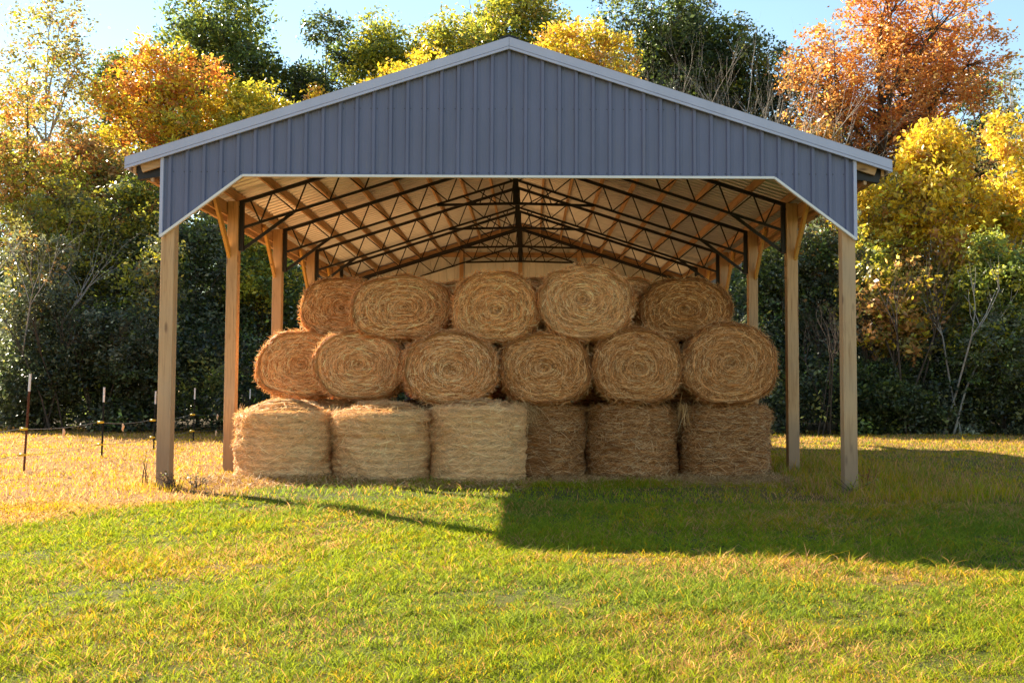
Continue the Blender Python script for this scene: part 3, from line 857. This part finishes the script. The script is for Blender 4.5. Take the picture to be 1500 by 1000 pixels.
# far left to right: the tall trees
T('tree', 'tall thin pale tree with sparse yellowish leaves at the left edge against the sky', 'tree', GF, 62, 48, 5, 420, 92, ORANGE[:2]+OLIVE+BROWN, OLIVE+YGREEN[:1]+[(.42, .33, .12)], K=330, per=30, leaf=.17, clump=.6, hsplit=.45, sparse=.5, seed=1, barkm='bark_pale', tr=.13)
T('tree', 'orange and yellow maple left of the barn roof', 'tree', GF, 215, 47, 62, 380, 100, YELLOW+YGREEN, ORANGE+YELLOW[:2]+BROWN[:1], K=430, per=42, leaf=.18, clump=.55, hsplit=.62, seed=2)
T('tree', 'large dark green oak rising behind the orange maple', 'tree', GF, 325, 60, -25, 300, 100, DARK+GREEN, GREEN+YGREEN[1:2], K=420, per=42, leaf=.22, clump=.75, seed=3, tr=.25)
T('tree', 'small dark green tree with a reddish tip behind the orange maple on its left', 'tree', GF, 170, 58, 70, 300, 48, DARK+GREEN, GREEN+RUST[:1], K=170, per=38, leaf=.2, clump=.65, seed=4)
T('tree', 'dark green tree in the sky gap left of the roof slope', 'tree', GF, 468, 60, 20, 300, 60, DARK, GREEN+DARK, K=430, per=40, leaf=.21, clump=.7, seed=5)
T('tree', 'bright yellow low tree above the left roof slope', 'tree', GF, 360, 47, 122, 380, 84, YGREEN+GREEN[:1], YELLOW+YGREEN[:2], K=380, per=42, leaf=.17, clump=.5, hsplit=.4, seed=6)
T('tree', 'small orange tree peeping over the left roof slope', 'tree', GF, 468, 49, 125, 330, 34, ORANGE[2:]+BROWN, ORANGE+YELLOW, K=110, per=38, leaf=.17, clump=.5, seed=7)
T('tree', 'yellow green tree with rounded top between the dark green tree and the ridge', 'tree', GF, 548, 58, 18, 300, 70, GREEN, YGREEN+GREEN[1:2], K=260, per=42, leaf=.2, clump=.7, hsplit=.35, seed=8)
T('tree', 'yellow green tree with lumpy top close left of the ridge', 'tree', GF, 640, 58, 16, 300, 68, GREEN, YGREEN+YELLOW[1:2], K=260, per=42, leaf=.2, clump=.7, hsplit=.35, seed=9)
T('tree', 'golden low tree hugging the left roof slope near the ridge', 'tree', GF, 600, 48, 66, 300, 72, YGREEN+YELLOW[:1], YELLOW, K=300, per=42, leaf=.17, clump=.5, hsplit=.4, seed=10)
T('tree', 'big yellow green tree directly behind the ridge', 'tree', GF, 745, 59, -40, 300, 92, GREEN+BROWN[:1], YGREEN+GREEN[1:2]+[(.36, .27, .05)], K=420, per=44, leaf=.22, clump=.75, hsplit=.35, seed=11, tr=.24)
T('tree', 'golden yellow tree right of the ridge', 'tree', GF, 850, 48, 38, 300, 82, YGREEN+BROWN[:1], YELLOW+YGREEN[:1]+ORANGE[3:], K=360, per=42, leaf=.17, clump=.5, hsplit=.4, seed=12)
T('tree', 'tall dark green tree behind the golden one right of the ridge', 'tree', GF, 945, 62, -45, 300, 98, DARK, DARK+GREEN, K=460, per=44, leaf=.23, clump=.8, seed=13, tr=.26)
T('tree', 'lime topped green tree between the dark tree and the rust orange tree', 'tree', GF, 1085, 60, 20, 300, 64, DARK, GREEN+YGREEN[1:2], K=290, per=42, leaf=.2, clump=.65, hsplit=.72, seed=14)
T('tree', 'great rust orange tree right of the barn reaching the top of the picture', 'tree', GF, 1295, 53, -45, 330, 136, RUST+BROWN, ORANGE[:1]+RUST, K=620, per=44, leaf=.17, clump=.6, nl=22, hsplit=.3, seed=15, tr=.36)
T('tree', 'thin pale tree with few leaves at the right edge against the sky', 'tree', GF, 1488, 56, 75, 330, 42, OLIVE+BROWN, OLIVE+GREY, K=90, per=20, leaf=.18, clump=.6, sparse=.5, seed=16, barkm='bark_pale', tr=.1)
T('tree', 'dark green tree low between the rust orange tree and the right edge', 'tree', GF, 1445, 60, 95, 300, 36, DARK, DARK+GREEN[:1], K=130, per=40, leaf=.2, clump=.65, seed=17)
# mid height trees in front
T('tree', 'yellow sumac with drooping leaf sprays right of the roof end', 'tree', GF, 1370, 38, 172, 540, 92, YELLOW[1:2]+BROWN+OLIVE, YELLOW, K=430, per=44, leaf=.17, clump=.45, hsplit=.45, seed=18, droop=.7, barkm='bark_pale', tr=.1, nl=12)
T('tree', 'olive green tree filling the canopy between the left roof slope and the ridge', 'tree', GF, 690, 62, 12, 300, 60, GREEN+OLIVE, YGREEN+GREEN, K=260, per=42, leaf=.2, clump=.7, hsplit=.4, seed=51)
T('tree', 'dark oak with brownish top behind the bare grey trees', 'tree', GF, 1020, 63, -25, 300, 62, DARK, DARK+GREEN+BROWN[:1], K=280, per=42, leaf=.2, clump=.7, seed=52, tr=.22)
T('tree', 'rust brown tree low behind the right roof end', 'tree', GF, 1195, 45, 175, 420, 62, BROWN+RUST, RUST+BROWN+OLIVE, K=240, per=40, leaf=.16, clump=.5, seed=53, tr=.1)
T('tree', 'orange brown tree below the pale tree, left of the orange maple', 'tree', GF, 120, 43, 175, 420, 70, OLIVE+BROWN, ORANGE+BROWN+OLIVE, K=260, per=38, leaf=.16, clump=.48, seed=54, tr=.09)
T('tree', 'sparse olive and yellow sapling in the shade just left of the left front post', 'tree', GF, 222, 34.2, 300, 560, 52, OLIVE+GREY, OLIVE+YGREEN+BROWN[:1]+YELLOW[3:], K=75, per=34, leaf=.13, clump=.42, seed=55, tr=.05, sparse=.4)
T('tree', 'sparse greyish olive sapling at the left edge above the first fence post', 'tree', GF, 40, 34.2, 320, 540, 60, GREY+OLIVE, GREY+OLIVE+BROWN[:1], K=80, per=34, leaf=.13, clump=.42, seed=56, tr=.05, sparse=.4)
T('tree', 'yellow green sapling hanging low beside the right front post', 'tree', GF, 1272, 34.6, 330, 520, 40, OLIVE+GREY, YELLOW[1:3]+YGREEN, K=70, per=36, leaf=.13, clump=.4, seed=57, tr=.05, sparse=.3, droop=.4)
T('tree', 'yellow sumac at the right edge of the picture', 'tree', GF, 1482, 39, 160, 540, 74, YGREEN+BROWN[:1], YELLOW, K=300, per=44, leaf=.17, clump=.45, hsplit=.45, seed=19, droop=.7, barkm='bark_pale', tr=.09)
T('tree', 'small yellow and brown tree close beside the right roof end', 'tree', GF, 1275, 37, 255, 520, 52, BROWN+OLIVE+GREY[:1], YELLOW+YGREEN[:1], K=200, per=38, leaf=.15, clump=.42, hsplit=.5, seed=20, droop=.4, tr=.07)
T('tree', 'brown leaved beech low in the shade behind the right front post', 'tree', GF, 1305, 33.9, 385, 530, 70, BROWN+OLIVE+YELLOW[:1], [(.54, .30, .09)]+BROWN+OLIVE+YELLOW[1:3]+YGREEN[:2], K=75, per=40, leaf=.16, clump=.42, seed=21, tr=.06, sparse=.3)
T('tree', 'light green leaved tree at the right edge below the sumac', 'tree', GF, 1468, 33.6, 330, 570, 56, GREEN+GREY+YGREEN, YGREEN+GREEN+[(.26, .32, .08), (.34, .36, .08)], K=320, per=40, leaf=.13, clump=.4, hsplit=.45, seed=22, tr=.07)
T('tree', 'orange and olive tree at the left edge in front of the pale tree', 'tree', GF, 30, 41, 110, 420, 82, OLIVE+YGREEN+BROWN, ORANGE+OLIVE+BROWN+YGREEN, K=320, per=34, leaf=.15, clump=.48, hsplit=.5, seed=23, tr=.1, sparse=.3)
T('tree', 'yellow green bushy tree below the pale tree at the left', 'tree', GF, 95, 38.5, 255, 520, 78, GREY+GREEN+OLIVE+YGREEN, YGREEN+OLIVE+YELLOW[3:], K=330, per=38, leaf=.14, clump=.42, hsplit=.55, seed=24, tr=.08)
T('tree', 'dark green tree with some yellow sprays below the left roof end', 'tree', GF, 195, 38.5, 245, 560, 66, DARK+GREY+OLIVE, GREEN+YGREEN+YELLOW[3:], K=330, per=40, leaf=.14, clump=.42, hsplit=.6, seed=25, tr=.08)
T('tree', 'green tree with pale leaves seen between the two left posts', 'tree', GF, 292, 37, 300, 580, 62, DARK+GREY[:1], GREEN+GREY, K=280, per=40, leaf=.13, clump=.4, hsplit=.5, seed=26, tr=.07)
T('tree', 'small yellow green tree under the left eave behind the second post', 'tree', GF, 385, 37, 335, 560, 48, DARK+GREEN, YGREEN+YELLOW[3:]+GREEN[:2], K=220, per=38, leaf=.13, clump=.38, hsplit=.6, seed=27, tr=.06)
T('tree', 'dark tree seen through the right posts under the eave', 'tree', GF, 1120, 37, 310, 580, 52, DARK, GREEN+GREY+YGREEN[3:], K=240, per=40, leaf=.13, clump=.4, hsplit=.5, seed=28, tr=.07)
T('tree', 'grey green tree between the two right posts', 'tree', GF, 1210, 36.5, 290, 580, 55, DARK+GREY, GREY+GREEN+BROWN[:1], K=270, per=38, leaf=.13, clump=.4, hsplit=.55, seed=29, tr=.07)
T('bush', 'dense green bush with pale shining leaves at the right edge of the lawn', 'bush', 'bushes at the lawn edge', 1470, 33.5, 440, 640, 72, DARK+GREY+GREEN, GREY+GREEN+YGREEN+[(.24, .28, .10), (.30, .32, .16)], K=330, per=40, leaf=.11, clump=.34, hsplit=.45, seed=30, tr=.04, low=True)
T('bush', 'dark green bush behind the right front post', 'bush', 'bushes at the lawn edge', 1290, 33.2, 530, 640, 60, DARK, DARK+GREEN, K=240, per=40, leaf=.11, clump=.34, seed=31, tr=.04, low=True)
T('bush', 'grey green bush behind the first fence post at the left', 'bush', 'bushes at the lawn edge', 70, 33.5, 420, 640, 85, DARK+GREY[3:], GREY+DARK, K=360, per=40, leaf=.11, clump=.36, seed=32, tr=.04, low=True)
T('bush', 'dark leafy bush behind the second fence post', 'bush', 'bushes at the lawn edge', 190, 33.5, 450, 640, 62, DARK, GREY+GREEN[:1], K=280, per=40, leaf=.11, clump=.34, seed=33, tr=.04, low=True)

def bare(name, label, px, D, top, hw, m, n=5, seed=0, depth=4, lean=0., r0=.08, L=None):
    random.seed(seed); X = wx(px, D); Y = D-14.2; zt = wz(top, D)
    root = empty(name, (X, Y, 0)); tag(root, label, 'tree', 'bare trees in the forest edge'); b = MB(); tips = []
    h0 = zt*.52
    for i in range(n):
        a = 2*PI*i/n+random.random(); base = Vector((random.gauss(0, .25), random.gauss(0, .25), -.2))
        d = Vector((math.cos(a)*.28+lean, math.sin(a)*.28, 1)).normalized()
        mid = base + d*h0
        b.tube([base, base.lerp(mid, .5)+Vector((random.gauss(0, .1), 0, 0)), mid], [r0*1.3, r0, r0*.8], 7, cap=False)
        for k in range(3):
            branchy(b, mid, (d+Vector((random.gauss(0, .3), random.gauss(0, .3), 0))).normalized(), (zt-h0)*.55, r0*.6, depth-1, tips, .42, .35)
    b.build('branches', m, root, smooth=True); return root
bare('bare_tree', 'bare silver grey tree with fine twigs above the right roof slope', 1005, 47, 62, 80, M['bark_pale'], 5, 41, 4, -.05)
bare('bare_tree', 'bare grey tree leaning right beside the rust orange tree', 1105, 47, 68, 70, M['bark_pale'], 5, 42, 4, .08)
bare('bare_tree', 'thin pale stems with bare twigs in the shade at the right below the sumac', 1392, 33.0, 330, 40, M['bark_pale'], 3, 43, 2, .10, .035)
bare('bare_tree', 'bare twiggy grey shrub between the right posts', 1215, 32.6, 400, 40, M['bark'], 5, 44, 3, -.05, .025)
bare('bare_tree', 'grey twiggy shrub in the dark thicket behind the second fence post', 150, 33.2, 430, 60, M['bark'], 6, 46, 3, .05, .03)
bare('bare_tree', 'grey bare stems in the thicket between the first and second fence posts', 75, 32.8, 400, 60, M['bark'], 6, 47, 3, -.06, .03)
bare('bare_tree', 'slender bare stems just right of the right front post', 1330, 33.2, 330, 60, M['bark'], 4, 48, 3, .04, .035)
bare('bare_tree', 'bare leaning twigs at the left edge below the pale tree', 15, 33.5, 250, 40, M['bark_pale'], 4, 45, 3, .18, .03)

# undergrowth that reads as one dark mass, and the woods behind
def mass(name, label, N, D0, D1, hfun, pal, leaf, clump, per, pxr, skip=None, seed=0, pw=1.0):
    r = np.random.default_rng(seed)
    D = D0 + (D1-D0)*r.random(N); px = r.uniform(pxr[0], pxr[1], N)
    if skip: k = (px < skip[0]) | (px > skip[1]) | (r.random(N) < .25); D = D[k]; px = px[k]
    x = CX + (px-778)/F0*D; h = hfun(px, D); z = h*r.random(len(px))**pw
    cs = clump*(.5+.9*r.random(len(px))); nn = (per*(.6+.8*r.random(len(px)))).astype(int)
    idx = np.repeat(np.arange(len(px)), nn); n = len(idx)
    P = np.stack([x, D-14.2, z], 1)[idx] + r.normal(0, 1, (n, 3))*np.array((.7, .5, .5))*cs[idx][:, None]
    P[:, 2] = np.abs(P[:, 2])
    cc = np.array(pal)[r.integers(0, len(pal), len(px))]*(.4+1.6*r.random((len(px), 1))**2)
    cl = cc[idx]; glint = r.random(n) < .09; cl = np.where(glint[:, None], cl*2.6+np.array((.05, .045, .01)), cl)  # painted glints: a few leaves lightened in the dark mass
    V, F, C = leafcards(P, leaf, cl)
    tag(npmesh(name, V, F, C, M['leaf']), label, 'undergrowth', kind='stuff')
hw_ = Wav(77, 160., 1)
mass('undergrowth', 'dark shaded thicket closing the foot of the forest edge', 4600, 32.2, 42,
     lambda px, D: (2.0+(D-32)*.62+1.1*hw_(px))*(1-.42*sstep(1225, 1300, px)*sstep(1440, 1400, px)*sstep(37, 34, D)), DARK+DARK+GREY+OLIVE[2:]+GREEN+GREY, .15, .42, 46, (-70, 1620), (440, 1080), 71)
mass('woodland', 'dense dark woods closing the view behind the edge trees', 7200, 52, 76,
     lambda px, D: (4.+(D-52)*.86)*(1+.16*hw_(px+400))*(.62+.38*sstep(90, 260, px)), DARK+DARK+GREEN+YGREEN[3:], .40, 1.0, 44, (-110, 1700), None, 72, .85)

# ------------------------------------------------------------------ light, sky, camera
sun_dir = Vector((5.53, -4.95, -4.56)).normalized()
sd = bpy.data.lights.new('sun', 'SUN'); sd.energy = 4.9; sd.angle = math.radians(.53); sd.color = (1., .88, .70)
so = bpy.data.objects.new('sun', sd); COL.objects.link(so)
so.rotation_euler = sun_dir.to_track_quat('-Z', 'Y').to_euler(); so.location = (-30, 27, 30)
w = bpy.data.worlds.new('World'); SC.world = w; w.use_nodes = True
nt = w.node_tree; bg = nt.nodes['Background']
sk = nt.nodes.new('ShaderNodeTexSky'); sk.sky_type = 'NISHITA'; sk.sun_disc = False
el = math.asin(-sun_dir.z); sk.sun_elevation = el
sk.sun_rotation = math.atan2(-sun_dir.x, -sun_dir.y)
sk.air_density = 1.6; sk.dust_density = .0; sk.ozone_density = 3.0
nt.links.new(sk.outputs[0], bg.inputs[0]); bg.inputs[1].default_value = .059

cd = bpy.data.cameras.new('camera'); co = bpy.data.objects.new('camera', cd); COL.objects.link(co)
cd.sensor_width = 36.; cd.sensor_fit = 'HORIZONTAL'; cd.lens = F0/1500*36
cd.shift_x = -28/1500.; cd.shift_y = 0
cd.clip_end = 2000; cd.clip_start = .05
co.location = (CX, -14.2, 1.41)
pitch = math.atan(72/F0); roll = math.radians(.25)
from mathutils import Matrix
fw = Vector((0, math.cos(pitch), math.sin(pitch))); up0 = Vector((0, -math.sin(pitch), math.cos(pitch))); rt0 = Vector((1, 0, 0))
rt = rt0*math.cos(roll)+up0*math.sin(roll); up = up0*math.cos(roll)-rt0*math.sin(roll)
co.rotation_euler = Matrix((rt, up, -fw)).transposed().to_euler()
SC.camera = co
SC.view_settings.view_transform = 'Standard'; SC.view_settings.look = 'None'
SC.view_settings.exposure = 2.04; SC.view_settings.gamma = 1
SC.cycles.max_bounces = 8; SC.cycles.diffuse_bounces = 5; SC.cycles.transmission_bounces = 6; SC.cycles.transparent_max_bounces = 8
SC.cycles.sample_clamp_indirect = 8
